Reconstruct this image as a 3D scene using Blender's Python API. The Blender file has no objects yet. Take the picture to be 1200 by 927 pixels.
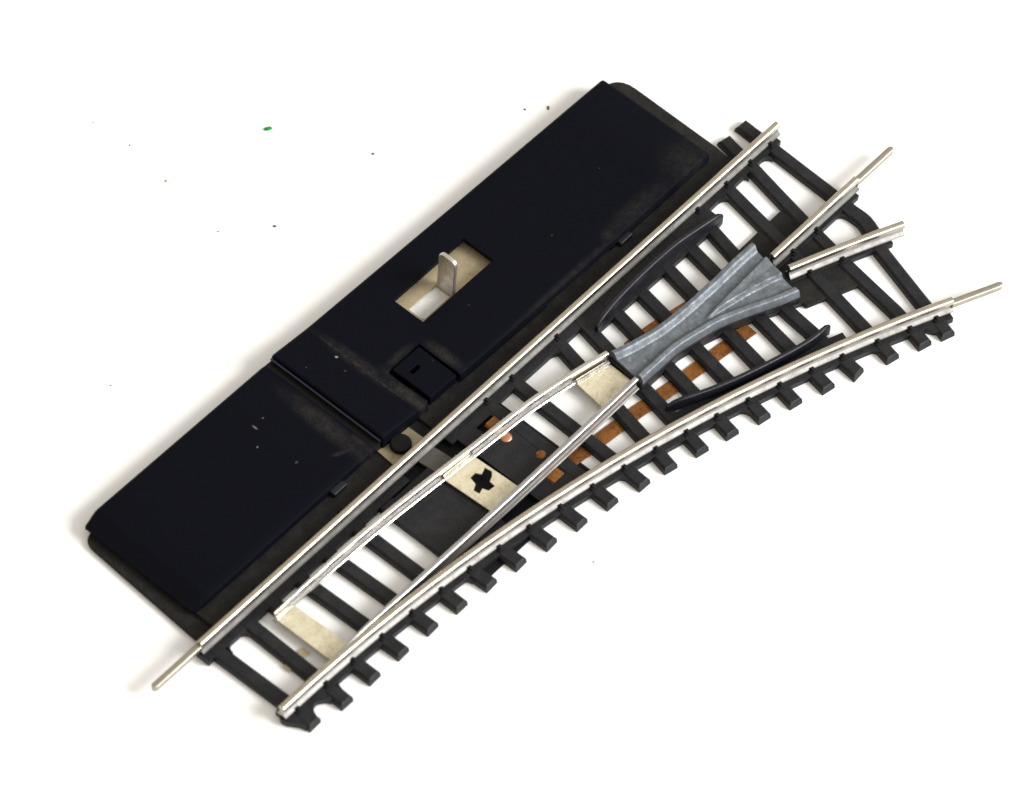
import bpy, bmesh, math, random
from mathutils import Vector, Matrix, noise
# A model railway turnout with its point motor box, lying on a white sheet.
# Lengths below are millimetres; K turns them into Blender units (1 unit = 1 cm).
# x runs along the straight rail, y across it, h is the height above the rail heads.
K = 0.1
TABLE = -3.8
random.seed(7)
scene = bpy.context.scene
COL = scene.collection
BASE = Vector((65.0, -5.0, TABLE))          # foot of the turnout

# ------------------------------------------------------------------ materials
def new_mat(name):
    m = bpy.data.materials.new(name); m.use_nodes = True
    nt = m.node_tree
    b = nt.nodes['Principled BSDF']
    return m, nt, b

def nd(nt, typ, **kw):
    n = nt.nodes.new(typ)
    for k, v in kw.items():
        setattr(n, k, v)
    return n

def coords(nt):
    """Object coordinates brought back to millimetres of the layout above."""
    tc = nd(nt, 'ShaderNodeTexCoord')
    mp = nd(nt, 'ShaderNodeMapping')
    mp.inputs['Scale'].default_value = (1 / K,) * 3
    mp.inputs['Location'].default_value = tuple(BASE)
    nt.links.new(tc.outputs['Object'], mp.inputs['Vector'])
    return mp.outputs['Vector']

def noise_fac(nt, vec, scale, detail=4, rough=0.6, lo=0.35, hi=0.65, stretch=None):
    if stretch:
        mp = nd(nt, 'ShaderNodeMapping'); mp.inputs['Scale'].default_value = stretch
        nt.links.new(vec, mp.inputs['Vector']); vec = mp.outputs['Vector']
    n = nd(nt, 'ShaderNodeTexNoise')
    n.inputs['Scale'].default_value = scale
    n.inputs['Detail'].default_value = detail
    n.inputs['Roughness'].default_value = rough
    nt.links.new(vec, n.inputs['Vector'])
    r = nd(nt, 'ShaderNodeMapRange')
    r.inputs['From Min'].default_value = lo; r.inputs['From Max'].default_value = hi
    nt.links.new(n.outputs['Fac'], r.inputs['Value'])
    return r.outputs['Result']

def mixc(nt, fac, a, b):
    m = nd(nt, 'ShaderNodeMix', data_type='RGBA')
    for sock, v in ((m.inputs[6], a), (m.inputs[7], b)):
        if isinstance(v, tuple):
            sock.default_value = (*v, 1)
        else:
            nt.links.new(v, sock)
    if isinstance(fac, float):
        m.inputs[0].default_value = fac
    else:
        nt.links.new(fac, m.inputs[0])
    return m.outputs[2]

def math_n(nt, op, a, b=None):
    n = nd(nt, 'ShaderNodeMath', operation=op)
    for i, v in enumerate((a, b)):
        if v is None:
            continue
        if isinstance(v, (int, float)):
            n.inputs[i].default_value = v
        else:
            nt.links.new(v, n.inputs[i])
    return n.outputs[0]

def bump(nt, b, height, strength, dist=0.02):
    n = nd(nt, 'ShaderNodeBump')
    n.inputs['Strength'].default_value = strength
    n.inputs['Distance'].default_value = dist
    nt.links.new(height, n.inputs['Height'])
    nt.links.new(n.outputs['Normal'], b.inputs['Normal'])

def map_rough(nt, b, fac, lo, hi):
    r = nd(nt, 'ShaderNodeMapRange')
    r.inputs['To Min'].default_value = lo; r.inputs['To Max'].default_value = hi
    nt.links.new(fac, r.inputs['Value'])
    nt.links.new(r.outputs['Result'], b.inputs['Roughness'])

def patch(nt, vec, cx, cy, sx, sy, rot=0.0, soft=1.0):
    """A smudge: 1 in the middle of an ellipse on the lid, 0 outside."""
    mp = nd(nt, 'ShaderNodeMapping', vector_type='TEXTURE')
    mp.inputs['Location'].default_value = (cx, cy, 0)
    mp.inputs['Rotation'].default_value = (0, 0, math.radians(rot))
    mp.inputs['Scale'].default_value = (sx, sy, 1e6)
    nt.links.new(vec, mp.inputs['Vector'])
    ln = nd(nt, 'ShaderNodeVectorMath', operation='LENGTH')
    nt.links.new(mp.outputs['Vector'], ln.inputs[0])
    r = nd(nt, 'ShaderNodeMapRange', interpolation_type='SMOOTHSTEP')
    r.inputs['From Min'].default_value = 1.0; r.inputs['From Max'].default_value = 1.0 - soft
    nt.links.new(ln.outputs['Value'], r.inputs['Value'])
    return r.outputs['Result']

def plastic(name, col, dusty, dust_amt, rough=0.5, spec=0.35, grain=1.0):
    m, nt, b = new_mat(name)
    v = coords(nt)
    f1 = noise_fac(nt, v, 0.35, 5, 0.65, 0.42, 0.72)
    f2 = noise_fac(nt, v, 3.5, 3, 0.6, 0.45, 0.7)
    f = math_n(nt, 'MULTIPLY', math_n(nt, 'ADD', math_n(nt, 'MULTIPLY', f1, .7), math_n(nt, 'MULTIPLY', f2, 0.7)), dust_amt)
    nt.links.new(mixc(nt, f, col, dusty), b.inputs['Base Color'])
    b.inputs['Specular IOR Level'].default_value = spec
    map_rough(nt, b, f1, rough, rough + 0.18)
    g = noise_fac(nt, v, 5.0, 3, 0.7, 0.2, 0.8)
    bump(nt, b, g, 0.25 * grain, 0.012)
    return m

M_SLEEPER = plastic('sleeper_plastic', (0.0040, 0.0045, 0.0068), (0.028, 0.0255, 0.0235), 0.5, 0.45, 0.28)
M_STRIP = plastic('dusty_base_plastic', (0.0075, 0.0070, 0.0066), (0.046, 0.041, 0.036), 0.4, 0.6, 0.15)
M_PIT = plastic('dark_well_plastic', (0.0025, 0.0025, 0.003), (0.007, 0.006, 0.006), 0.4, 0.6, 0.2)
M_BEAD = plastic('glint_blue_bead', (0.004, 0.006, 0.020), (0.008, 0.010, 0.024), 0.3, 0.3, 0.5)  # blue base colour paints in the glint along the step
M_BLACK = plastic('shiny_black_plastic', (0.0025, 0.003, 0.0070), (0.007, 0.007, 0.010), 0.3, 0.38, 0.36)

def lid_material():
    m, nt, b = new_mat('matt_black_cover')
    v = coords(nt)
    n1 = noise_fac(nt, v, 0.8, 6, 0.7, 0.35, 0.7)
    n2 = noise_fac(nt, v, 4.0, 3, 0.7, 0.35, 0.75)
    grain = math_n(nt, 'ADD', math_n(nt, 'MULTIPLY', n1, 0.6), math_n(nt, 'MULTIPLY', n2, 0.5))
    dust = None
    for p in ((54.6, 17, 1.7, 11.5, 0, .9, .55), (54.25, 16, .35, 12.5, 0, .5, .75), (55.3, 7.5, 1.5, 6, 0, .8, .9),
              (60, 13.6, 4.5, 1.2, 0, .9, .55), (65.0, 8.6, 1.5, 5.2, 0, .9, .75), (56.4, 12.6, 1.6, 2.5, 0, .9, .45),
              (42.6, 13.5, 2.4, 13.5, -2, .9, .6), (43.8, 7, 1.2, 4.5, 0, .9, .5),
              (121, 6, 6.5, 6, 0, 1, .4), (108, 5.5, 12, 2.6, 0, 1, .38), (101, 5.2, 3, 2, 0, 1, .4),
              (40.4, 8.0, 2.4, .55, -25, .8, .7), (90, 4.4, 20, .9, 0, 1, .3)):
        e = math_n(nt, 'MULTIPLY', patch(nt, v, *p[:6]), p[6])
        dust = e if dust is None else math_n(nt, 'MAXIMUM', dust, e)
    dust = math_n(nt, 'MULTIPLY', math_n(nt, 'MULTIPLY', dust, grain), 0.85)
    c = mixc(nt, n2, (0.0007, 0.0011, 0.0034), (0.0018, 0.0023, 0.0054))
    c = mixc(nt, dust, c, (0.050, 0.044, 0.037))
    fleck = None
    for p in ((34.85, 20.9, .2, .75, 0, .8, .6), (32.4, 18.1, .28, .2, 20, .8, .6), (34.4, 11.8, .4, .3, 0, .9, .2),
              (37, 21.2, .25, .2, 0, .8, .4), (53.1, 20.5, .26, .36, 30, .6, .85), (48.2, 22.4, .2, .2, 0, .9, .2),
              (52.0, 17.7, .25, .3, 0, .9, .15), (94.4, 11.7, .25, .2, 0, .9, .15), (74.9, 12.2, .25, .2, 0, .9, .12),
              (110, 15, .2, .2, 0, .9, .12), (63.0, 9.2, .2, .2, 0, .9, .1)):
        e = math_n(nt, 'MULTIPLY', patch(nt, v, *p[:6]), p[6])
        fleck = e if fleck is None else math_n(nt, 'MAXIMUM', fleck, e)
    c = mixc(nt, fleck, c, (0.26, 0.24, 0.20))
    nt.links.new(c, b.inputs['Base Color'])
    b.inputs['Specular IOR Level'].default_value = 0.07
    b.inputs['Roughness'].default_value = 0.62
    bump(nt, b, n2, 0.2, 0.008)
    return m
M_LID = lid_material()

def metal(name, col, tarnish, amt, rough=(0.22, 0.42), metallic=1.0, scale=0.6, streak=(0.25, 3, 3), bs=0.25):
    m, nt, b = new_mat(name)
    v = coords(nt)
    f1 = noise_fac(nt, v, scale, 5, 0.65, 0.40, 0.72)
    f2 = noise_fac(nt, v, 2.5, 4, 0.7, 0.48, 0.78, streak)
    f3 = noise_fac(nt, v, 4.0, 3, 0.7, 0.5, 0.72)
    f = math_n(nt, 'MINIMUM', math_n(nt, 'MULTIPLY', math_n(nt, 'ADD', math_n(nt, 'ADD', math_n(nt, 'MULTIPLY', f1, .6), math_n(nt, 'MULTIPLY', f2, .5)), math_n(nt, 'MULTIPLY', f3, .4)), amt), 1.0)
    nt.links.new(mixc(nt, f, col, tarnish), b.inputs['Base Color'])
    b.inputs['Metallic'].default_value = metallic
    map_rough(nt, b, f1, *rough)
    g = noise_fac(nt, v, 2.2, 4, 0.7, 0.2, 0.8)
    bump(nt, b, g, bs, 0.02)
    return m

M_RAIL = metal('nickel_silver_rail', (0.53, 0.49, 0.405), (0.24, 0.21, 0.15), 0.65, (0.24, 0.40), bs=0.1)
M_FOOT = metal('tarnished_shaded_foot', (0.125, 0.118, 0.110), (0.045, 0.041, 0.037), 0.6, (0.5, 0.65), 0.25, streak=(1, 1, 1), bs=0.08)  # tarnish, with the shade under the rail head darkened into the colour
M_WEB = metal('grey_blade_web', (0.20, 0.188, 0.176), (0.11, 0.10, 0.09), 0.5, (0.45, 0.6), 0.35, bs=0.08)
M_SIDE = metal('lit_rail_side', (0.30, 0.29, 0.275), (0.13, 0.122, 0.11), 0.7, (0.45, 0.6), 0.35, streak=(.7, 1, 1), bs=0.08)  # lighter copy of the foot metal, its lit look put into the colour
M_BLADE = metal('bright_nickel_blade', (0.66, 0.635, 0.60), (0.34, 0.31, 0.27), 0.45, (0.24, 0.38), bs=0.08)
M_DULL = metal('dull_steel_blade', (0.50, 0.50, 0.51), (0.24, 0.235, 0.23), 0.7, (0.30, 0.46), bs=0.12)
M_PIN = metal('nickel_pin', (0.43, 0.40, 0.335), (0.20, 0.18, 0.135), 0.6, (0.36, 0.5), bs=0.12)
M_TIN = metal('creamy_tinplate', (0.74, 0.68, 0.51), (0.40, 0.345, 0.21), 0.9, (0.42, 0.62), 0.6, 0.5, (1, 1, 1), 0.15)
M_COPPER = metal('oxidised_copper', (0.33, 0.128, 0.026), (0.075, 0.026, 0.010), 1.2, (0.32, 0.6), 0.65, 0.6, (1, 1, 1), 0.3)
M_ROSE = metal('bright_copper', (0.58, 0.27, 0.16), (0.30, 0.11, 0.05), 0.6, (0.3, 0.5), 0.8)
M_SLIDE = metal('tan_brass_plate', (0.42, 0.345, 0.215), (0.14, 0.11, 0.075), 0.6, (0.45, 0.65), 0.35, 0.35, (1, 1, 1), 0.15)
M_GREYMETAL = metal('grey_slide_metal', (0.10, 0.095, 0.085), (0.035, 0.03, 0.028), 0.6, (0.5, 0.7), 0.3)
M_LEVER = metal('stamped_steel_lever', (0.62, 0.58, 0.53), (0.30, 0.25, 0.21), 0.55, (0.25, 0.45), 0.9)

def zinc_material():
    m, nt, b = new_mat('grey_zinc_casting')
    v = coords(nt)
    f1 = noise_fac(nt, v, 0.55, 6, 0.7, 0.38, 0.66)
    f2 = noise_fac(nt, v, 1.6, 5, 0.7, 0.5, 0.75, (0.6, 1.4, 1))
    f3 = noise_fac(nt, v, 0.9, 4, 0.6, 0.56, 0.68)
    c = mixc(nt, f1, (0.165, 0.187, 0.212), (0.098, 0.110, 0.122))
    c = mixc(nt, math_n(nt, 'MULTIPLY', f2, .6), c, (0.085, 0.092, 0.10))
    c = mixc(nt, math_n(nt, 'MULTIPLY', f3, .6), c, (0.26, 0.275, 0.27))
    nt.links.new(c, b.inputs['Base Color'])
    b.inputs['Metallic'].default_value = 0.5
    map_rough(nt, b, f1, 0.46, 0.62)
    g = noise_fac(nt, v, 1.5, 5, 0.7, 0.2, 0.8)
    bump(nt, b, g, 0.2, 0.03)
    return m
M_ZINC = zinc_material()

def simple(name, col, rough=0.6, spec=0.3):
    m, nt, b = new_mat(name)
    v = coords(nt)
    f = noise_fac(nt, v, 1.5, 3, 0.6, 0.3, 0.7)
    nt.links.new(mixc(nt, f, col, tuple(c * 0.85 for c in col)), b.inputs['Base Color'])
    b.inputs['Roughness'].default_value = rough
    b.inputs['Specular IOR Level'].default_value = spec
    return m
M_PALE = simple('pale_grey_plastic', (0.72, 0.72, 0.70), 0.5)
M_GREEN = simple('green_fleck', (0.0, 0.22, 0.035), 0.6)
M_SPECK = simple('dark_speck', (0.14, 0.115, 0.095), 0.8)
M_OCHRE = simple('ochre_speck', (0.55, 0.36, 0.15), 0.8)

def paper_material():
    m, nt, b = new_mat('white_paper')
    v = coords(nt)
    f = noise_fac(nt, v, 0.05, 3, 0.5, 0.3, 0.7)
    nt.links.new(mixc(nt, f, (0.86, 0.86, 0.855), (0.84, 0.84, 0.833)), b.inputs['Base Color'])
    b.inputs['Roughness'].default_value = 0.75
    b.inputs['Specular IOR Level'].default_value = 0.2
    g = noise_fac(nt, v, 1.4, 5, 0.7, 0.2, 0.8)
    bump(nt, b, g, 0.06, 0.02)
    return m
M_PAPER = paper_material()

# ------------------------------------------------------------------ mesh helpers
def P(x, y, z):
    return ((x - BASE.x) * K, (y - BASE.y) * K, (z - BASE.z) * K)

def link(name, bm, mat, parent=None, smooth=None, bevel=0.0, seg=2):
    bmesh.ops.recalc_face_normals(bm, faces=bm.faces)
    me = bpy.data.meshes.new(name)
    bm.to_mesh(me); bm.free()
    me.materials.append(mat)
    o = bpy.data.objects.new(name, me)
    COL.objects.link(o)
    if parent is not None:
        o.parent = parent
    if bevel:
        md = o.modifiers.new('soft_edges', 'BEVEL')
        md.width = bevel * K; md.segments = seg; md.limit_method = 'ANGLE'; md.angle_limit = math.radians(40)
        md.harden_normals = False
    if smooth is not None:
        for p in me.polygons:
            p.use_smooth = True
        me.set_sharp_from_angle(angle=math.radians(smooth))
    return o

def prism(bm, poly, z0, z1):
    """Upright block over a polygon given in (x, y)."""
    lo = [bm.verts.new(P(x, y, z0)) for x, y in poly]
    hi = [bm.verts.new(P(x, y, z1)) for x, y in poly]
    n = len(poly)
    for i in range(n):
        j = (i + 1) % n
        bm.faces.new((lo[i], lo[j], hi[j], hi[i]))
    bm.faces.new(hi); bm.faces.new(lo[::-1])

def box(bm, x0, x1, y0, y1, z0, z1):
    prism(bm, [(x0, y0), (x1, y0), (x1, y1), (x0, y1)], z0, z1)

def holed_plate(bm, outer, hole, z0, z1):
    def ring(poly):
        vs = [bm.verts.new(P(x, y, z1)) for x, y in poly]
        return [bm.edges.new((vs[i], vs[(i + 1) % len(vs)])) for i in range(len(vs))]
    ed = ring(outer) + (ring(hole) if hole else [])
    r = bmesh.ops.triangle_fill(bm, edges=ed, use_beauty=True)
    fs = [g for g in r['geom'] if isinstance(g, bmesh.types.BMFace)]
    ex = bmesh.ops.extrude_face_region(bm, geom=fs)
    for v in [g for g in ex['geom'] if isinstance(g, bmesh.types.BMVert)]:
        v.co.z -= (z1 - z0) * K

def sweep(bm, prof, path, zoff=None, widths=None):
    """Carry a closed profile [(offset, z)] along a path [(x, y)]; ends are capped."""
    rings = []
    n = len(path)
    for i, (x, y) in enumerate(path):
        a = path[max(0, i - 1)]; c = path[min(n - 1, i + 1)]
        d = Vector((c[0] - a[0], c[1] - a[1])).normalized()
        nx, ny = -d.y, d.x
        w = widths[i] if widths else 1.0
        dz = zoff[i] if zoff else 0.0
        rings.append([bm.verts.new(P(x + nx * o * w, y + ny * o * w, z + dz)) for o, z in prof])
    m = len(prof)
    for a, b in zip(rings, rings[1:]):
        for i in range(m):
            j = (i + 1) % m
            bm.faces.new((a[i], a[j], b[j], b[i]))
    bm.faces.new(rings[0][::-1]); bm.faces.new(rings[-1])

def lerp_path(pts, step=1.5):
    """Catmull-Rom through the given points."""
    out = []
    n = len(pts)
    for i in range(n - 1):
        p0 = Vector(pts[max(0, i - 1)]); p1 = Vector(pts[i]); p2 = Vector(pts[i + 1]); p3 = Vector(pts[min(n - 1, i + 2)])
        k = max(2, int((p2 - p1).length / step))
        for j in range(k):
            t = j / k
            out.append(tuple(0.5 * ((2 * p1) + (p2 - p0) * t + (2 * p0 - 5 * p1 + 4 * p2 - p3) * t * t + (3 * p1 - p0 - 3 * p2 + p3) * t ** 3)))
    out.append(tuple(pts[-1]))
    return out

def line(a, b, n=8):
    return [(a[0] + (b[0] - a[0]) * i / n, a[1] + (b[1] - a[1]) * i / n) for i in range(n + 1)]

CX, CY = 1.77, -335.64
R_IN, R_OUT = 319.0, 335.55
def arc(r, x0, x1, n=40):
    out = []
    for i in range(n + 1):
        x = x0 + (x1 - x0) * i / n
        out.append((x, CY + math.sqrt(r * r - (x - CX) ** 2) if x > CX else CY + r))
    return out
def on_arc(r, x):
    return CY + math.sqrt(r * r - (x - CX) ** 2) if x > CX else CY + r
def normal_in(x, r):
    a = math.asin(max(0, (x - CX)) / r)
    return (math.sin(a), math.cos(a))        # points away from the curve's centre
def offset(path, d):
    out = []
    n = len(path)
    for i, (x, y) in enumerate(path):
        a = path[max(0, i - 1)]; c = path[min(n - 1, i + 1)]
        t = Vector((c[0] - a[0], c[1] - a[1])).normalized()
        out.append((x - t.y * d, y + t.x * d))
    return out
def band(bm, path, lo, hi, z0, z1):
    prism(bm, offset(path, lo) + offset(path, hi)[::-1], z0, z1)

# rail section: rounded head, thin web, sloping foot
def rail_profile(hw=0.60, top=0.0, foot=0.92, web=0.27, bottom=-2.48, head=0.95, flat=False):
    r = 0.30 if flat else 0.46
    side = [(hw, -head + .12), (hw, -r)]
    cap = [(hw - r + r * math.sin(a), -r + r * math.cos(a)) for a in (math.radians(75), math.radians(60), math.radians(45), math.radians(30), math.radians(15))]
    low = [(foot - .13, bottom + .33), (web + .12, bottom + .38), (web, bottom + .52)] if flat else [(foot - .05, bottom + .28), (web + .22, bottom + .55), (web + .05, bottom + .78)]
    right = [(foot, bottom), (foot, bottom + .2)] + low + [(web, -head - .12)] + side + cap + [(hw * .2, 0.012)]
    left = [(-o, z) for o, z in right[::-1]]
    return [(o, z + top) for o, z in right + left]
RAIL = rail_profile()

def rounded(pts, radii, n=6):
    out = []
    m = len(pts)
    for i, (p, r_) in enumerate(zip(pts, radii)):
        if not r_:
            out.append(p); continue
        p = Vector(p); a = (Vector(pts[i - 1]) - p).normalized(); b = (Vector(pts[(i + 1) % m]) - p).normalized()
        for k in range(n + 1):
            t = k / n
            q = p + a * r_ * (1 - t) ** 2 + b * r_ * t ** 2
            out.append(tuple(q))
    return out

# ------------------------------------------------------------------ things
def tag(o, label=None, category=None, kind=None, group=None):
    for k, v in (('label', label), ('category', category), ('kind', kind), ('group', group)):
        if v:
            o[k] = v

root = bpy.data.objects.new('track_turnout', None)
root.empty_display_size = 2.0
COL.objects.link(root)
root.location = (BASE.x * K, BASE.y * K, 0.0)
tag(root, 'black model railway turnout with silver rails, grey cast frog and flat black motor box', 'track turnout')

# --- the surface it lies on
bm = bmesh.new()
v = [bm.verts.new((x, y, 0)) for x, y in ((-300, -300), (300, -300), (300, 300), (-300, 300))]
bm.faces.new(v)
tab = link('table_surface', bm, M_PAPER)
tag(tab, 'plain bright white surface under the turnout', 'surface', 'structure')

# --- moulded track base: strips under the rails, plates between the sleepers
def fillet(bm, cx, cy, dx, dy, s, z0, z1):
    """Concave corner web: corner at (cx, cy), legs along dx and dy (vectors)."""
    pts = [(cx, cy)]
    for i in range(6):
        t = i / 5 * math.pi / 2
        a, b = 1 - math.sin(t), 1 - math.cos(t)
        pts.append((cx + s * (dx[0] * a + dy[0] * b), cy + s * (dx[1] * a + dy[1] * b)))
    prism(bm, pts, z0, z1)

WEB0, WEB1 = -3.75, -2.56
bm = bmesh.new()
S_PATH = line((-0.9, 0), (136.2, 0), 30)
prism(bm, [(-0.35, -2.35), (44.8, -2.35), (44.8, 0.3), (-0.35, 0.3)], WEB0, WEB1)
prism(bm, [(54.4, -2.55), (85.2, -2.55), (85.2, 0.3), (54.4, 0.3)], WEB0, WEB1)
prism(bm, [(85.2, -4.95), (116.6, -5.3), (117.3, -5.1), (117.3, -2.2), (136.3, -1.75), (136.3, 1.25), (127, 1.25), (85.2, 0.3)], WEB0, WEB1)
band(bm, arc(R_IN, 0.15, 81.5, 40), -1.95, 1.25, WEB0, WEB1 - .01)
band(bm, arc(R_IN, 81.5, 111.8, 24), -1.95, 3.1, WEB0, WEB1)
band(bm, arc(R_IN, 111.8, 128.0, 16), -1.95, 1.25, WEB0, WEB1 - .01)
band(bm, line((113.0, -16.5), (136.3, -16.5), 4), -1.55, 1.25, WEB0, WEB1 - .02)
band(bm, arc(R_OUT, 113.5, 133.0, 16), -1.45, 1.1, WEB0, WEB1 - .03)
# rounded inner corners of the moulding
for x, y, dx, dy, s in ((3.4, -2.3, (1, 0), (0, -1), 1.5), (7.6, -2.3, (-1, 0), (0, -1), 1.4), (9.8, -18.6, (1, 0), (0, -1), 1.3),
                        (37.6, -20.35, (-1, .1), (0, -1), 1.3), (79.7, -2.5, (-1, 0), (.2, -1), 2.3), (68.2, -25.4, (-1, .22), (0, -1), 1.6),
                        (113.8, -3.6, (1, 0), (-.2, -1), 1.2), (121.6, -2.2, (-1, 0), (-.2, -1), 1.6), (91.2, -31.35, (-1, .28), (-.3, -1), 1.6),
                        (114.4, -39.0, (-1, .37), (-.22, -1), 1.7),
                        (127.0, -1.8, (-1, 0), (-.2, -1), 1.0), (132.6, -1.9, (-1, 0), (0, -1), 1.2), (125.2, -18.2, (1, 0), (-.2, -1), 1.2),
                        (131.6, -18.0, (-1, 0), (0, -1), 1.3)):
    fillet(bm, x, y, dx, dy, s, WEB0, WEB1 - .05)
prism(bm, [(0.55, -15.6), (-0.4, -16.9), (-0.3, -18.0), (0.85, -19.6), (1.1, -20.6), (3.6, -20.6), (4.0, -19.6), (4.6, -18.9), (5.5, -18.75), (6.5, -19.4), (7.1, -20.2), (7.6, -20.0), (7.4, -16.8)], WEB0, WEB1 - .04)
prism(bm, [(121.8, -41.2), (122.3, -42.2), (123.0, -43.7), (123.6, -44.4), (125.4, -43.0), (124.4, -40.4)], WEB0, WEB1 - .04)
# web under the frog casting
prism(bm, [(82.6, -9.6), (86, -10.9), (92.3, -12.0), (105, -12.5), (115.6, -12.1), (115.8, -17), (113.4, -25.0), (108.5, -23.0), (104.5, -20.9), (100, -19.5), (95.5, -18.2), (91, -17.4), (82.0, -17.4)], WEB0, WEB1 - .07)
link('track_base', bm, M_SLEEPER, root, bevel=0.12)
bm = bmesh.new()
prism(bm, [(82.9, -9.75), (86, -10.55), (92.3, -11.85), (105, -12.25), (115.2, -12.1), (113.2, -24.5), (109.2, -23.15), (104.6, -21.15), (99.7, -19.2), (95.8, -18.35), (91.4, -17.5), (82.4, -17.4)], WEB0, -1.55)
link('frog_bed', bm, M_SLEEPER, root, bevel=0.12)

bm = bmesh.new()
prism(bm, [(113.2, -10.8), (125.4, -10.6), (126.3, -20.5), (124.6, -26.4), (122.1, -29.2), (113.2, -25.8)], -3.74, -2.86)
link('frog_end_plate', bm, M_STRIP, root, bevel=0.15)

# wide plates round the tie-bar slot
bm = bmesh.new()
prism(bm, [(37.9, -2.6), (49.2, -2.6), (49.2, -15.6), (48.8, -20.3), (37.6, -18.7)], -3.73, -2.72)
prism(bm, [(37.9, -2.4), (40.6, -2.4), (40.4, -18.9), (37.7, -18.5)], -3.72, -2.6)
link('switch_bed', bm, M_SLEEPER, root, bevel=0.12)
bm = bmesh.new()
holed_plate(bm, [(55.6, -2.5), (65.1, -2.5), (64.9, -15), (64.4, -23.4), (55.6, -21.6)], [(59.2, -3.2), (62.6, -3.2), (62.9, -5.0), (59.3, -5.0)], -3.73, -2.58)
link('contact_bed', bm, M_SLEEPER, root)
bm = bmesh.new()
box(bm, 37.8, 66, -22.6, 0.1, -3.76, -3.64)
link('well_floor', bm, M_PIT, root)

# --- sleepers
SLEEPERS = [  # (start, tip)
    ((2.0, 0.3), (2.35, -21.4)), ((8.9, 0.3), (8.35, -22.4)), ((14.0, 0.3), (14.4, -22.5)), ((20.1, 0.3), (20.6, -22.7)),
    ((26.3, 0.3), (26.9, -23.0)), ((32.95, 0.3), (32.85, -23.6)), ((38.8, -17.0), (38.9, -24.3)), ((44.8, -17.0), (44.8, -25.1)),
    ((50.8, -19.4), (50.8, -26.1)), ((57.0, -18.6), (56.75, -27.1)), ((64.1, 0.3), (62.85, -28.1)), ((70.2, 0.3), (68.95, -29.4)),
    ((81.1, 0.3), (74.05, -30.4)), ((86.7, 0.3), (79.9, -31.9)), ((92.3, 0.3), (85.6, -33.3)), ((98.2, 0.3), (91.4, -35.0)),
    ((104.8, 0.3), (97.0, -36.8)), ((110.4, 0.3), (102.8, -38.7)), ((115.9, 0.3), (108.2, -40.7)), ((123.2, 0.3), (114.3, -42.5)),
    ((130.4, 5.6), (119.9, -44.6)), None]
def sleeper_mesh(bm, pts, tips=(False, True), top=-2.5, w=1.22):
    """A moulded sleeper along a polyline; bevelled top edges, sloping end face at a free tip."""
    rings = []
    n = len(pts)
    for i, (x, y) in enumerate(pts):
        a = pts[max(0, i - 1)]; c = pts[min(n - 1, i + 1)]
        d = Vector((c[0] - a[0], c[1] - a[1])).normalized()
        end = (i == 0 and tips[0]) or (i == n - 1 and tips[1])
        s = -1 if i == 0 else 1
        ring = []
        for o, z in ((-w - .08, -3.78), (-w - .03, top - .42), (-w + .34, top), (w - .34, top), (w + .03, top - .42), (w + .08, -3.78)):
            k = 0.0
            if end:
                k = {-3.78: .06, top - .42: -.10}.get(z, -.34) * s
                if abs(o) < w - .1 and z == top:
                    k = -.45 * s
            ring.append(bm.verts.new(P(x + d.x * k - d.y * o, y + d.y * k + d.x * o, z)))
        rings.append(ring)
    for a, b in zip(rings, rings[1:]):
        for i in range(6):
            j = (i + 1) % 6
            bm.faces.new((a[i], a[j], b[j], b[i]))
    bm.faces.new(rings[0][::-1]); bm.faces.new(rings[-1])

def chair_mesh():
    bm = bmesh.new()
    def rawbox(x0, x1, y0, y1, z0, z1):
        vs = [bm.verts.new((x * K, y * K, z * K)) for z in (z0, z1) for x, y in ((x0, y0), (x1, y0), (x1, y1), (x0, y1))]
        for f in ((0, 3, 2, 1), (4, 5, 6, 7), (0, 1, 5, 4), (1, 2, 6, 5), (2, 3, 7, 6), (3, 0, 4, 7)):
            bm.faces.new([vs[i] for i in f])
    rawbox(-.55, .55, -.12, .72, -.1, .22)
    r = bmesh.ops.create_cone(bm, cap_ends=True, segments=10, radius1=.30 * K, radius2=.22 * K, depth=.45 * K)
    for q in r['verts']:
        q.co += Vector((0, .26 * K, .36 * K))
    rawbox(-.36, .36, -.22, .02, .1, .50)
    me = bpy.data.meshes.new('rail_chair')
    bmesh.ops.recalc_face_normals(bm, faces=bm.faces)
    bm.to_mesh(me); bm.free(); me.materials.append(M_SLEEPER)
    return me
CHAIR = chair_mesh()

def chair(parent, x, y, ang):
    o = bpy.data.objects.new('rail_chair', CHAIR)
    COL.objects.link(o); o.parent = parent
    o.location = P(x, y, -2.5)
    o.rotation_euler = (0, 0, ang)

def cross(a, b, f):
    """Where the sleeper a-b meets the rail y = f(x)."""
    lo, hi = 0.0, 1.0
    def g(t):
        x = a[0] + (b[0] - a[0]) * t; y = a[1] + (b[1] - a[1]) * t
        return y - f(x)
    if g(lo) * g(hi) > 0:
        return None
    for _ in range(40):
        m = (lo + hi) / 2
        if g(lo) * g(m) <= 0: hi = m
        else: lo = m
    return a[0] + (b[0] - a[0]) * lo, a[1] + (b[1] - a[1]) * lo

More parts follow.
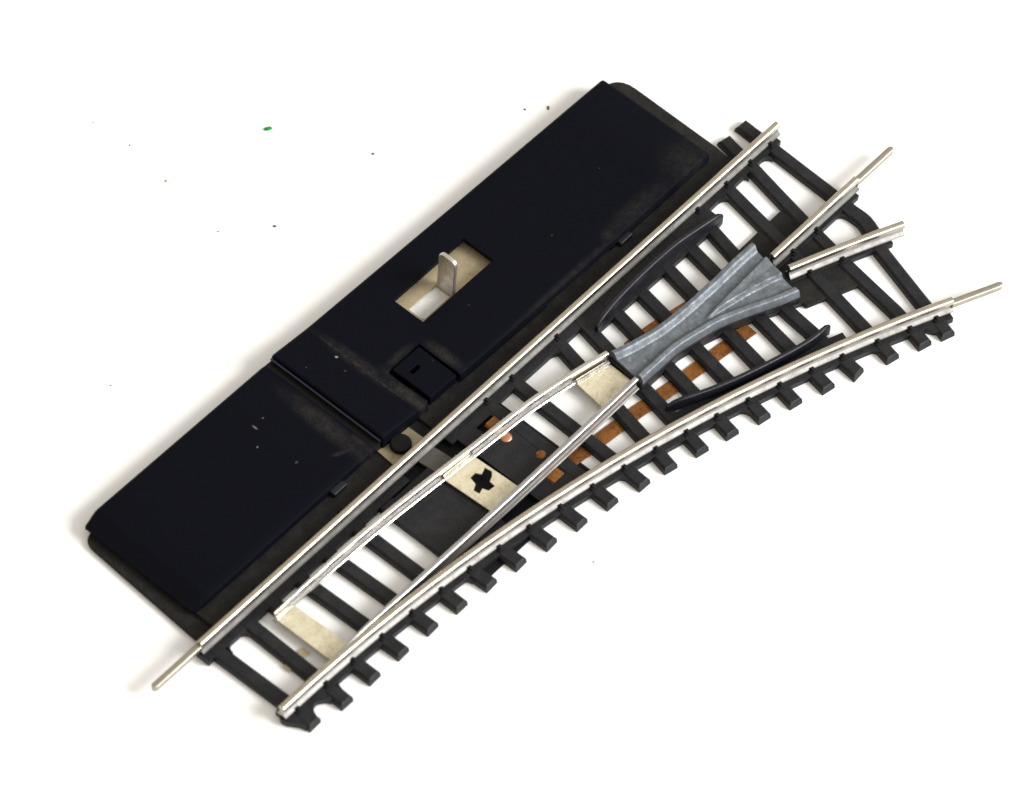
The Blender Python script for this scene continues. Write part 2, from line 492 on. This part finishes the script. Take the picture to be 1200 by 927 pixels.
for i, sp in enumerate(SLEEPERS):
    bm = bmesh.new()
    if sp is None:
        segs = [((134.7, 5.6), (133.55, -16.0)), ((130.3, -27.0), (124.2, -45.9))]
        sleeper_mesh(bm, line(*segs[0], 3), (True, False))
        # the bend between the two diverging rails
        bend = lerp_path([(133.4, -15.6), (133.1, -18.6), (133.0, -21.8), (131.8, -24.6), (130.2, -27.4)], .8)
        sleeper_mesh(bm, bend, (False, False), -2.53, 1.4)
        sleeper_mesh(bm, line(*segs[1], 4), (False, True))
    else:
        L_ = math.dist(*sp); u_ = .2 / L_
        sp = (sp[0], (sp[1][0] + (sp[0][0] - sp[1][0]) * u_ + .25, sp[1][1] + (sp[0][1] - sp[1][1]) * u_))
        segs = [sp]
        if i == 18 or i == 19:      # slight kink where it passes under the frog rails
            a, b = sp
            mid = (118.9, -22.5) if i == 19 else (110.9, -20.4)
            sleeper_mesh(bm, [a, (a[0] + (mid[0] - a[0]) * .5, a[1] + (mid[1] - a[1]) * .5), mid, ((mid[0] + b[0]) / 2, (mid[1] + b[1]) / 2), b])
        elif i == 20:
            sleeper_mesh(bm, [(130.4, 5.6), (128.9, -2), (126.3, -13.7), (124.0, -25.5), (122.2, -36.7), (120.2, -44.4)], (True, True))
        else:
            sleeper_mesh(bm, line(*sp, 4))
    if i == 18:                      # its end is chipped
        bm.verts.ensure_lookup_table()
        for q in list(bm.verts)[-2:]:
            q.co += Vector((.15, .62, 0)) * K * .8
        list(bm.verts)[-3].co += Vector((.1, .45, -.1)) * K
    so = link('sleeper', bm, M_SLEEPER, root, bevel=0.06)
    if i == 18:
        so['label'] = 'sleeper with a chipped end'
    for a, b in segs:
        c = cross(a, b, lambda x: on_arc(R_IN, x))
        if c:
            an = -math.asin(max(0, c[0] - CX) / R_IN)
            nx, ny = -math.sin(an), math.cos(an)
            chair(so, c[0] - nx * 1.0, c[1] - ny * 1.0, an + math.pi)
            if i > 17 or i in (11, 12): chair(so, c[0] + nx * 1.0, c[1] + ny * 1.0, an)
        if a[1] > 0:
            x = cross(a, b, lambda x: 0.0)[0]
            if i > 9 and not 12 < i < 18: chair(so, x, -1.0, math.pi)
            if 1 <= i: chair(so, x, 1.0, 0)
        if i >= 18:
            c = cross(a, b, lambda x: -16.5)
            if c and c[0] > 116:
                chair(so, c[0], -17.5, math.pi); chair(so, c[0], -15.5, 0)
            c = cross(a, b, lambda x: on_arc(R_OUT, x))
            if c and c[0] > 116:
                an = -math.asin(max(0, c[0] - CX) / R_OUT)
                nx, ny = -math.sin(an), math.cos(an)
                chair(so, c[0] - nx * 1.0, c[1] - ny * 1.0, an + math.pi)
                chair(so, c[0] + nx * 1.0, c[1] + ny * 1.0, an)

# --- fixed rails and their connecting pins
def pin(parent, a, b):
    bm = bmesh.new()
    prof = [(.48, -.58), (.56, -.48), (.56, .36), (.50, .47), (.38, .53), (-.38, .53), (-.50, .47), (-.56, .36), (-.56, -.48), (-.48, -.58)]
    pth = line(a, b, 8)
    d = Vector((b[0] - a[0], b[1] - a[1])).normalized()
    pth += [(b[0] + d.x * .35, b[1] + d.y * .35), (b[0] + d.x * .55, b[1] + d.y * .55)]
    rings_w = [1] * 9 + [.8, .45]
    sweep(bm, [(o, z - 1.25) for o, z in prof], pth, widths=rings_w)
    link('connecting_pin', bm, M_PIN, parent, smooth=50)

def foot_slot(o, m=M_FOOT):
    o.data.materials.append(m)
    for p in o.data.polygons:
        if abs(p.normal.z) < .99 or p.center.z / K + BASE.z < -1.5:
            if p.center.z / K + BASE.z < -1.0: p.material_index = 1

def rail(name, path, prof=RAIL, mat=M_RAIL, label=None):
    bm = bmesh.new()
    sweep(bm, prof, path)
    o = link(name, bm, mat, root, smooth=35)
    foot_slot(o, M_SIDE if label and 'curved' in label else M_FOOT)  # curved rails take the lit copy, straight rails the shaded one
    if label: o['label'] = label
    return o
r = rail('stock_rail', line((0, 0), (137.1, 0), 30), label='long straight outer rail')
pin(r, (0.2, 0), (-9.5, 0))
r = rail('stock_rail', arc(R_IN, 0.0, 128.5, 60), label='long curved outer rail')
ax = math.asin((128.5 - CX) / R_IN)
e = (128.5, on_arc(R_IN, 128.5))
pin(r, (e[0] - .2, e[1]), (e[0] + 8.6 * math.cos(ax), e[1] - 8.6 * math.sin(ax)))
r = rail('frog_rail', line((115.5, -16.5), (137.1, -16.5), 8), label='short straight rail beyond the frog')
pin(r, (136.9, -16.5), (146.0, -16.5))
rail('frog_rail', arc(R_OUT, 115.5, 135.15, 14), label='short curved rail beyond the frog')

# --- moving blades with their three cross plates
BL = rail_profile(hw=.46, foot=.80, web=.2, bottom=-2.42, head=.75, flat=True)
B1 = lerp_path([(11.6, -4.52), (22, -4.45), (30.4, -4.5), (38, -4.85), (46.3, -5.42), (54.8, -6.1), (61.5, -6.55), (68.1, -7.1), (77, -8.5), (82.8, -9.72)], 1.5)
B2 = [(11.3, -16.38), (17.5, -16.2), (22.6, -16.2), (30.2, -16.35), (48.6, -16.5), (65.4, -16.45), (82.1, -16.25)]
B2 = lerp_path(B2, 2)
def blade(path, mat, label, web):
    bm = bmesh.new()
    n = len(path)
    w = [min(1.0, .42 + .58 * i / (n * .22)) for i in range(n)]
    sweep(bm, BL, path, zoff=[-.25 * max(0, 1 - i / (n * .2)) + 0 for i in range(n)], widths=w)
    o = link('switch_blade', bm, mat, root, smooth=35)
    o.data.materials.append(web)
    for p in o.data.polygons:
        z = p.center.z / K + BASE.z
        if (z < -.7 and mat is M_DULL) or -2.0 < z < -.7:
            p.material_index = 1
    o['label'] = label
blade(B1, M_BLADE, 'curved switch blade, bright', M_WEB)
blade(B2, M_DULL, 'straight switch blade, dull grey', M_WEB)

for poly, hole, lab in (([(11.9, -4.4), (15.6, -4.3), (16.0, -15.6), (12.1, -15.8)], None, 'stained plate at the blade tips'),
                        ([(48.3, -5.9), (54.7, -6.3), (55.15, -15.9), (48.85, -15.9)],
                         [(51.3, -8.9), (52.5, -8.85), (53.0, -9.75), (54.3, -9.3), (54.5, -10.6), (53.75, -11.25), (52.85, -11.6), (52.75, -12.75), (51.4, -12.6), (51.05, -11.65), (50.0, -11.95), (49.85, -10.85), (50.95, -10.3)], 'plate with a star-shaped hole'),
                        ([(76.2, -9.0), (82.6, -10.2), (82.4, -15.6), (75.4, -15.7)], None, 'plate beside the frog')):
    bm = bmesh.new()
    holed_plate(bm, poly, hole, -2.42, -2.14)
    o = link('cross_plate', bm, M_TIN, root)
    o['label'] = lab
    # folded tab that grips the foot of the curved blade
    (xa, ya), (xb, yb) = poly[0], poly[1]
    bm = bmesh.new()
    d = Vector((xb - xa, yb - ya)).normalized()
    q = [(xa, ya), (xb, yb)]
    prof = [(-.75, -2.12), (-.55, -1.72), (-.32, -1.5), (-.24, -1.2), (-.2, -1.5), (-.2, -2.12)]
    sweep(bm, [(o_ + .12, z_) for o_, z_ in prof], line(q[0], q[1], 3))
    link('folded_tab', bm, M_BLADE, o, smooth=40)

# metal slip showing from under the second sleeper
bm = bmesh.new()
box(bm, 7.0, 11.5, -11.9, -10.5, -3.5, -3.3)
link('metal_slip', bm, M_SLIDE, root, bevel=.06)

# --- frog casting
UP = [(83.4, -10.35), (86, -11.2), (92.3, -12.55), (98.3, -12.95), (102.3, -13.0), (106.3, -13.0), (110.5, -12.85), (115.0, -12.9)]
LO = [(82.7, -16.45), (86.1, -16.45), (91.5, -16.6), (95.9, -17.4), (99.7, -18.25), (104.7, -20.2), (109.2, -22.2), (113.0, -23.6)]
VU = [(100.8, -16.55), (106.5, -16.35), (111.8, -16.1), (114.6, -16.0)]
VL = [(100.8, -16.65), (107.2, -17.9), (111.0, -18.9), (113.8, -19.8)]
def at_u(pts, u):
    x0, x1 = pts[0][0], pts[-1][0]
    x = x0 + (x1 - x0) * u
    p = lerp_path(pts, .5)
    for a, b in zip(p, p[1:]):
        if a[0] <= x <= b[0] + 1e-6:
            t = (x - a[0]) / max(1e-6, b[0] - a[0])
            return x, a[1] + (b[1] - a[1]) * t
    return p[-1]
def frog():
    bm = bmesh.new()
    NU, NV = 90, 74
    up = lerp_path(UP, .5); lo = lerp_path(LO, .5)
    def samp(pts, x):
        for a, b in zip(pts, pts[1:]):
            if a[0] <= x <= b[0]:
                t = (x - a[0]) / max(1e-6, b[0] - a[0]); return a[1] + (b[1] - a[1]) * t
        return pts[0][1] if x < pts[0][0] else pts[-1][1]
    vu = lerp_path(VU, .5); vl = lerp_path(VL, .5)
    rows = []
    for i in range(NU + 1):
        u = i / NU
        xu = 83.4 + (115.2 - 83.4) * u; xl = 82.7 + (113.0 - 82.7) * u
        yu = samp(up, xu); yl = samp(lo, xl)
        row = []
        for j in range(NV + 1):
            t = -0.14 + 1.28 * j / NV
            x = xu + (xl - xu) * min(1, max(0, t))
            width = abs(yl - yu)
            # fixed outer flank of 0.85 mm whatever the width
            if t < 0:   y = yu + 0.80 * (-t / .14)
            elif t > 1: y = yl - 0.80 * ((t - 1) / .14)
            else:       y = yu + (yl - yu) * t
            du = yu - y; dl = y - yl      # distance inside from each wing crown
            z = -1.0
            for d in (du, dl):
                if d < 0:
                    k = min(1, -d / .80)
                    z = max(z, -0.03 - .30 * k * k - 1.0 * max(0, (k - .55) / .45) ** 1.6) if k < 1.01 else z
                    if d < 0: z = -0.03 - .30 * k * k - 1.05 * max(0, (k - .5) / .5) ** 1.5
                else:
                    k = min(1, max(0, d - .25) / .95)
                    s = k * k * (3 - 2 * k)
                    z = max(z, 0 - 1.0 * s)
            if x > 98.5 and du > 0 and dl > 0:
                xx = min(x, 114.5)
                a = samp(vu, xx); b = samp(vl, xx)
                rise = min(1, max(0, (x - 98.5) / 4.0))
                if y <= a and y >= b: h = 1
                else:
                    d = (y - a) if y > a else (b - y)
                    k = min(1, d / .55); h = 1 - k * k * (3 - 2 * k)
                # shallow hollow in the middle of the nose
                dip = 0
                if x > 104 and b < y < a:
                    m = (a - b) / 2
                    q = 1 - abs(y - (a + b) / 2) / max(m, .01)
                    dip = .22 * max(0, q) * min(1, (x - 104) / 6)
                z = max(z, -1.0 + (.96 * rise) * h - dip * h) if h > 0.01 else z
            zn = noise.noise(Vector((x * .8, y * .8, 3))) * .07
            row.append(bm.verts.new(P(x, y, z + zn)))
        rows.append(row)
    for a, b in zip(rows, rows[1:]):
        for j in range(NV):
            bm.faces.new((a[j], a[j + 1], b[j + 1], b[j]))
    # flanks down to the moulding, closed ends
    ed = [e for e in bm.edges if e.is_boundary]
    r = bmesh.ops.extrude_edge_only(bm, edges=ed)
    for q in [g for g in r['geom'] if isinstance(g, bmesh.types.BMVert)]:
        q.co.z = min(q.co.z, (-1.75 - BASE.z) * K)
    link('frog_casting', bm, M_ZINC, root, smooth=55)
frog()

# --- check rails
def check_rail(pts):
    bm = bmesh.new()
    p = lerp_path(pts, 1.2)
    n = len(p)
    prof = [(.42, -2.7), (.40, -.55), (.28, -.36), (.1, -.30), (-.1, -.30), (-.28, -.36), (-.40, -.55), (-.42, -2.7)]
    z = [-.9 * max(0, 1 - i / 2.2) ** 2 - .9 * max(0, 1 - (n - 1 - i) / 1.6) ** 2 for i in range(n)]
    w = [.75 + .25 * min(1, i / 2, (n - 1 - i) / 2) for i in range(n)]
    sweep(bm, prof, p, zoff=z, widths=w)
    link('check_rail', bm, M_BLACK, root, smooth=40)
check_rail([(86.2, -4.75), (88.2, -4.4), (92, -3.9), (98.3, -3.55), (103.8, -3.5), (108, -3.7), (112, -4.25), (117.1, -5.0)])
check_rail([(82.0, -22.7), (84.5, -23.9), (88.5, -25.75), (92.8, -27.4), (97.2, -28.8), (103, -30.4), (107, -31.25), (109.5, -31.45), (111.7, -31.4)])

# --- copper contacts
bm = bmesh.new()
band(bm, lerp_path([(63.0, -17.3), (71.7, -18.4), (79.7, -19.15), (85.7, -20.0), (91.7, -20.6), (97.7, -21.2), (104.2, -21.9)], 3), -1.2, 1.25, -3.68, -3.53)
cs = link('contact_strip', bm, M_COPPER, root, bevel=.05)
bm = bmesh.new()
band(bm, lerp_path([(88, -10.2), (93, -10.6), (101, -12.0)], 3), -1.3, 1.2, -3.68, -3.53)
link('contact_strip', bm, M_COPPER, root, bevel=.05)
def tab(x0, x1, y0, y1, tilt):
    bm = bmesh.new()
    sweep(bm, [(y1, 0), (y0, 0), (y0, -.22), (y1, -.22)], [(x0 - .3, 0), (x0, 0), (x1, 0)], zoff=[-2.7, -2.3, -2.3 - tilt])
    link('copper_tab', bm, M_COPPER, cs, bevel=.05)
tab(60.75, 62.75, -5.2, -3.85, .1)
tab(59.6, 61.9, -18.95, -17.0, -.1)
def dome(name, x, y, z, r, h, mat, parent):
    bm = bmesh.new()
    bmesh.ops.create_uvsphere(bm, u_segments=20, v_segments=10, radius=1)
    for q in bm.verts:
        q.co = Vector(P(x + q.co.x * r, y + q.co.y * r, z + q.co.z * h))
    return link(name, bm, mat, parent, smooth=60)
dome('copper_rivet', 61.1, -7.75, -2.58, .95, .22, M_ROSE, cs)
dome('copper_rivet', 62.3, -13.9, -2.58, .85, .26, M_COPPER, cs)
bm = bmesh.new()
box(bm, 61.95, 63.9, -19.1, -17.2, -2.9, -2.55)
link('slot_shade_block', bm, M_PIT, cs)  # solid dark block painted in for the shade of the hole

# --- motor box: base, covers, lever
box_root = bpy.data.objects.new('motor_box', None)   # groups the point motor's pieces
COL.objects.link(box_root); box_root.parent = root
bm = bmesh.new()
prism(bm, rounded([(1.35, 0.8), (127.6, 0.8), (128.35, 26.9), (2.8, 27.0)], (0.4, 0, 4.4, 2.6)), -3.77, -2.9)
link('box_base', bm, M_STRIP, box_root, bevel=.3, seg=3)
bm = bmesh.new()
prism(bm, [(4.6, 0.2), (44.7, 0.2), (44.7, 5.8), (4.6, 5.8)], -3.7, -2.28)
prism(bm, [(54.4, 0.2), (127.4, 0.2), (127.9, 5.0)] + rounded([(127.9, 5.2), (128.3, 26.6), (123.0, 26.6), (122.4, 8.0)], (0, 4.2, 0, 0))[1:] + [(120.5, 5.8), (54.4, 5.8)], -3.7, -2.32)
link('rail_strip', bm, M_STRIP, box_root, bevel=.12)

def interp(tbl, x):
    if x <= tbl[0][0]: return tbl[0][1]
    for a, b in zip(tbl, tbl[1:]):
        if x <= b[0]:
            return a[1] + (b[1] - a[1]) * (x - a[0]) / (b[0] - a[0])
    return tbl[-1][1]
NEAR = [(4.1, 5.35), (4.5, 4.95), (7.0, 4.6), (44.7, 4.75), (54, 4.35), (92, 3.75), (126, 4.0)]
FAR = [(4.1, 27.45), (4.5, 27.85), (7.0, 28.15), (44.7, 27.95), (54.1, 27.75), (81, 27.3), (124.4, 26.75)]

def cover(name, xs, ztab, ys_mid, holes, skirt=-2.5, left_end=None, right_end=None, wall=0.9):
    """A moulded lid as a grid: xs columns, rows from the near edge to the far edge; holes are (i, j) cells left out."""
    bm = bmesh.new()
    rows_v = []
    grid = {}
    ny = len(ys_mid)
    NJ = ny + 4
    for i, x in enumerate(xs):
        zt = interp(ztab, x)
        yn, yf = interp(NEAR, x), interp(FAR, x)
        ys = [yn, yn + .12, yn + .5] + list(ys_mid) + [yf - .35, yf]
        zs = [zt - .55, zt - .16, zt] + [zt] * ny + [zt - .03, zt - .3]
        for j, (y, z) in enumerate(zip(ys, zs)):
            zz = z
            grid[i, j] = bm.verts.new(P(x, y, zz))
    nj = len(ys_mid) + 5
    for i in range(len(xs) - 1):
        for j in range(nj - 1):
            if (i, j) in holes: continue
            bm.faces.new((grid[i, j], grid[i + 1, j], grid[i + 1, j + 1], grid[i, j + 1]))
    # skirts: outer edges run down to the base, openings get a thin rim
    ed = [e for e in bm.edges if e.is_boundary]
    outer = []
    inner = []
    xmax = xs[-1]; xmin = xs[0]
    for e in ed:
        m = (e.verts[0].co + e.verts[1].co) / 2
        x = m.x / K + BASE.x; y = m.y / K + BASE.y
        near = y < interp(NEAR, x) + .06; far = y > interp(FAR, x) - .06
        if near or far or abs(x - xmin) < .02 or abs(x - xmax) < .02: outer.append(e)
        else: inner.append(e)
    r = bmesh.ops.extrude_edge_only(bm, edges=outer)
    for q in [g for g in r['geom'] if isinstance(g, bmesh.types.BMVert)]:
        q.co.z = min(q.co.z, (skirt - BASE.z) * K)
    if inner:
        r = bmesh.ops.extrude_edge_only(bm, edges=inner)
        for q in [g for g in r['geom'] if isinstance(g, bmesh.types.BMVert)]:
            q.co.z -= wall * K
    return link(name, bm, M_LID, box_root, smooth=30)

# left, lower cover: chamfered outer end
mc = cover('motor_cover', [4.1, 4.5, 7.0, 7.5, 20, 33, 44.0, 44.75], [(4.1, -1.9), (4.5, -1.8), (7.0, -.80), (7.5, -.7), (44.0, -.7), (44.75, -.85)],
           [6.5, 12, 20, 26.5], set(), skirt=-2.05)
# right cover: ramp beside the step, notch for the catch block, slot for the lever
lc = cover('lever_cover', [46.3, 46.6, 50, 53.6, 54.6, 56.4, 63.9, 67.5, 84.3, 100, 115, 124.2, 124.6],
           [(46.3, .12), (46.6, .33), (53.6, -.15), (54.6, -.2), (100, -.2), (124.2, -.2), (124.6, -.36)],
           [5.4, 12.9, 15.25, 21.5, 25.5], {(5, 0), (5, 1), (5, 2), (5, 3), (7, 5)}, skirt=-2.45, wall=.9)

# bead and gap at the step between the two covers
bm = bmesh.new()
sweep(bm, [(.2 * math.cos(a), -.35 + .2 * math.sin(a)) for a in [k * math.pi / 5 for k in range(10)]], line((45.95, 4.9), (45.95, 27.75), 6))
link('step_bead', bm, M_BEAD, box_root, smooth=60)
bm = bmesh.new()
prism(bm, [(44.5, 5.0), (46.5, 5.0), (46.5, 27.85), (44.5, 27.9)], -2.9, -1.05)
link('step_well', bm, M_PIT, box_root)

# catch block in its notch
bm = bmesh.new()
holed_plate(bm, [(57.4, 4.75), (63.4, 4.65), (63.55, 12.6), (57.4, 12.65)], [(58.9, 9.75), (60.8, 9.75), (60.8, 10.55), (58.9, 10.55)], -2.6, -.28)
link('catch_block', bm, M_LID, box_root, bevel=.12)
bm = bmesh.new()
prism(bm, rounded([(56.45, 5.2), (57.4, 5.2), (57.4, 9.0), (56.45, 9.0)], (.4, .2, .2, .2)), -2.9, -1.4)
link('catch_spring', bm, M_STRIP, box_root, bevel=.15)

# clips along the near edge
for x0 in (34.2, 101.4):
    bm = bmesh.new()
    y0 = 3.7 if x0 < 60 else 3.0
    prism(bm, rounded([(x0, y0), (x0 + 2.9, y0), (x0 + 2.9, y0 + 1.6), (x0, y0 + 1.6)], (.2, .2, .2, .2), 3), -2.6, -1.25)
    link('cover_clip', bm, M_BLACK, box_root, bevel=.2, seg=3)

# slide plate, lever and the pale slide below the slot
bm = bmesh.new()
holed_plate(bm, [(65.5, 13.6), (90, 13.6), (90, 24.5), (65.5, 24.5)], [(68.9, 16.9), (69.3, 16.3), (75.4, 16.3), (75.4, 19.5), (68.9, 19.5)], -2.35, -2.05)
sl = link('slide_plate', bm, M_SLIDE, box_root)
bm = bmesh.new()
box(bm, 67.6, 77.5, 14.8, 21.4, -2.9, -2.55)
link('pale_slide', bm, M_PALE, box_root)
bm = bmesh.new()
prof = [(15.95, -2.3), (19.35, -2.3), (19.35, 5.6), (19.2, 6.05), (18.85, 6.4), (18.4, 6.52), (16.9, 6.45), (16.4, 6.3), (16.05, 5.95), (15.95, 5.5)]
f = [bm.verts.new(P(75.45, y, z)) for y, z in prof]; g = [bm.verts.new(P(76.15, y, z)) for y, z in prof]
bm.faces.new(f); bm.faces.new(g[::-1])
for i in range(len(prof)):
    j = (i + 1) % len(prof); bm.faces.new((f[i], g[i], g[j], f[j]))
link('throw_lever', bm, M_LEVER, box_root, bevel=.12, seg=3, smooth=45)

# driving slide that reaches under the rail to the tie bar, with its black peg
bm = bmesh.new()
prism(bm, [(45.6, 5.6), (45.3, 1.2), (52.3, 1.2), (52.2, 5.6)], -2.96, -2.68)
ds = link('driving_slide', bm, M_SLIDE, root)
bm = bmesh.new()
prism(bm, [(48.2, 1.4), (51.9, 1.4), (52.4, -3.6), (52.6, -8.0), (49.2, -8.0), (48.7, -3.4)], -3.0, -2.7)
link('tie_bar', bm, M_GREYMETAL, ds)
bm = bmesh.new()
prism(bm, [(48.75 + 1.75 * math.cos(a), 3.1 + 1.75 * math.sin(a)) for a in [k * math.pi / 12 for k in range(24)]], -2.9, -1.7)
link('black_peg', bm, M_PIT, ds, bevel=.3, seg=3)

# ------------------------------------------------------------------ specks on the sheet
def speck(name, x, y, lx, ly, rot, mat, label, cat, group=None, h=.25):
    bm = bmesh.new()
    bmesh.ops.create_icosphere(bm, subdivisions=2, radius=1)
    for q in bm.verts:
        k = 1 + .35 * noise.noise(q.co * 1.7 + Vector((x, y, 0)))
        q.co = Vector((q.co.x * lx * k * K, q.co.y * ly * k * K, q.co.z * h * K * k))
    me_o = link(name, bm, mat, None, smooth=60)
    me_o.location = ((x - .38) * K, (y - .35) * K, h * .75 * K)
    me_o.rotation_euler = (0, 0, rot)
    tag(me_o, label, cat, None, group)
speck('paint_chip', 81.8, 61.3, .74, .30, math.radians(-33), M_GREEN, 'tiny bright green chip on the white surface beyond the box', 'paint chip', h=.3)
SP = [(64.0, 75.2, .14, .1, M_SPECK, 'small grey speck left of the green chip, farthest from the box but one'),
      (63.4, 82.7, .13, .1, M_OCHRE, 'faint ochre speck farthest to the upper left of the green chip'),
      (60.9, 52.9, .12, .09, M_SPECK, 'faint grey speck just left of the dark brown speck'),
      (27.4, 44.4, .13, .1, M_SPECK, 'lone grey speck left of the lower half of the motor box'),
      (67.9, 47.05, .28, .24, M_SPECK, 'dark brown speck left of the motor box, below the green chip'),
      (89.7, 45.55, .26, .2, M_SPECK, 'dark speck between the green chip and the right end of the motor box'),
      (116.5, 31.2, .22, .42, M_SPECK, 'larger dark crumb close to the far edge of the motor box'),
      (113.65, 33.75, .2, .18, M_SPECK, 'small speck just left of the larger crumb by the far edge of the box'),
      (62.7, 65.9, .14, .32, M_OCHRE, 'thin ochre fleck lower left of the green chip'),
      (122.6, -27.0, .12, .42, M_SPECK, 'thin dark fibre lying between the last two sleepers'),
      (53.7, -32.0, .18, .15, M_OCHRE, 'ochre speck on the white surface below the middle sleepers'),
      (127.9, -9.7, .18, .18, M_SPECK, 'tiny dark speck between the last sleepers inside the straight track')]
for x, y, lx, ly, m, lab in SP:
    speck('dust_speck', x, y, lx, ly, -.82 if ly > .3 else random.uniform(-1.2, -.5), m, lab, 'speck', 'specks on the white surface', h=.15)

# ------------------------------------------------------------------ light
w = bpy.data.worlds.new('World'); scene.world = w; w.use_nodes = True
nt = w.node_tree
bg = nt.nodes['Background']
tc = nd(nt, 'ShaderNodeTexCoord')
dt = nd(nt, 'ShaderNodeVectorMath', operation='DOT_PRODUCT')
nt.links.new(tc.outputs['Generated'], dt.inputs[0])
dt.inputs[1].default_value = (.55, -.80, .25)
rm = nd(nt, 'ShaderNodeMapRange', interpolation_type='SMOOTHSTEP')
rm.inputs['From Min'].default_value = -.15; rm.inputs['From Max'].default_value = .9
nt.links.new(dt.outputs['Value'], rm.inputs['Value'])
nt.links.new(mixc(nt, rm.outputs['Result'], (.70, .63, .52), (.88, .91, .95)), bg.inputs['Color'])
bg.inputs['Strength'].default_value = 1.1

ld = bpy.data.lights.new('window_light', 'AREA')
ld.shape = 'RECTANGLE'; ld.size = 58; ld.size_y = 44
ld.energy = 192000
ld.color = (1.0, .985, .96)
lo = bpy.data.objects.new('window_light', ld); COL.objects.link(lo)
d = Vector((.42, -.76, .53)).normalized()
tgt = Vector((6.5, -.5, 0))
lo.location = tgt + d * 105
lo.rotation_euler = d.to_track_quat('Z', 'Y').to_euler()

# ------------------------------------------------------------------ camera
Rr = ((0.65442337, -0.75408629, 0.05553303), (-0.59165708, -0.55642334, -0.58338236), (0.47082051, 0.34892254, -0.81029693))
cam = bpy.data.cameras.new('camera')
co = bpy.data.objects.new('camera', cam); COL.objects.link(co)
mw = Matrix.Identity(4)
for r_ in range(3):
    mw[r_][0] = Rr[0][r_]; mw[r_][1] = -Rr[1][r_]; mw[r_][2] = -Rr[2][r_]
mw.translation = Vector((-284.134936, -263.985856, 602.961111 - TABLE)) * K
co.matrix_world = mw
cam.sensor_width = 36.0; cam.sensor_fit = 'HORIZONTAL'
cam.lens = 36.0 * 5621.1335 / 1200.0
cam.clip_start = 1.0; cam.clip_end = 2000.0
cam.dof.use_dof = True
cam.dof.focus_distance = 76.0
cam.dof.aperture_fstop = 0.28
scene.camera = co

scene.render.engine = 'CYCLES'
scene.view_settings.view_transform = 'Standard'
scene.view_settings.look = 'None'
scene.view_settings.exposure = 0.0
scene.view_settings.gamma = 1.0
scene.cycles.use_denoising = True
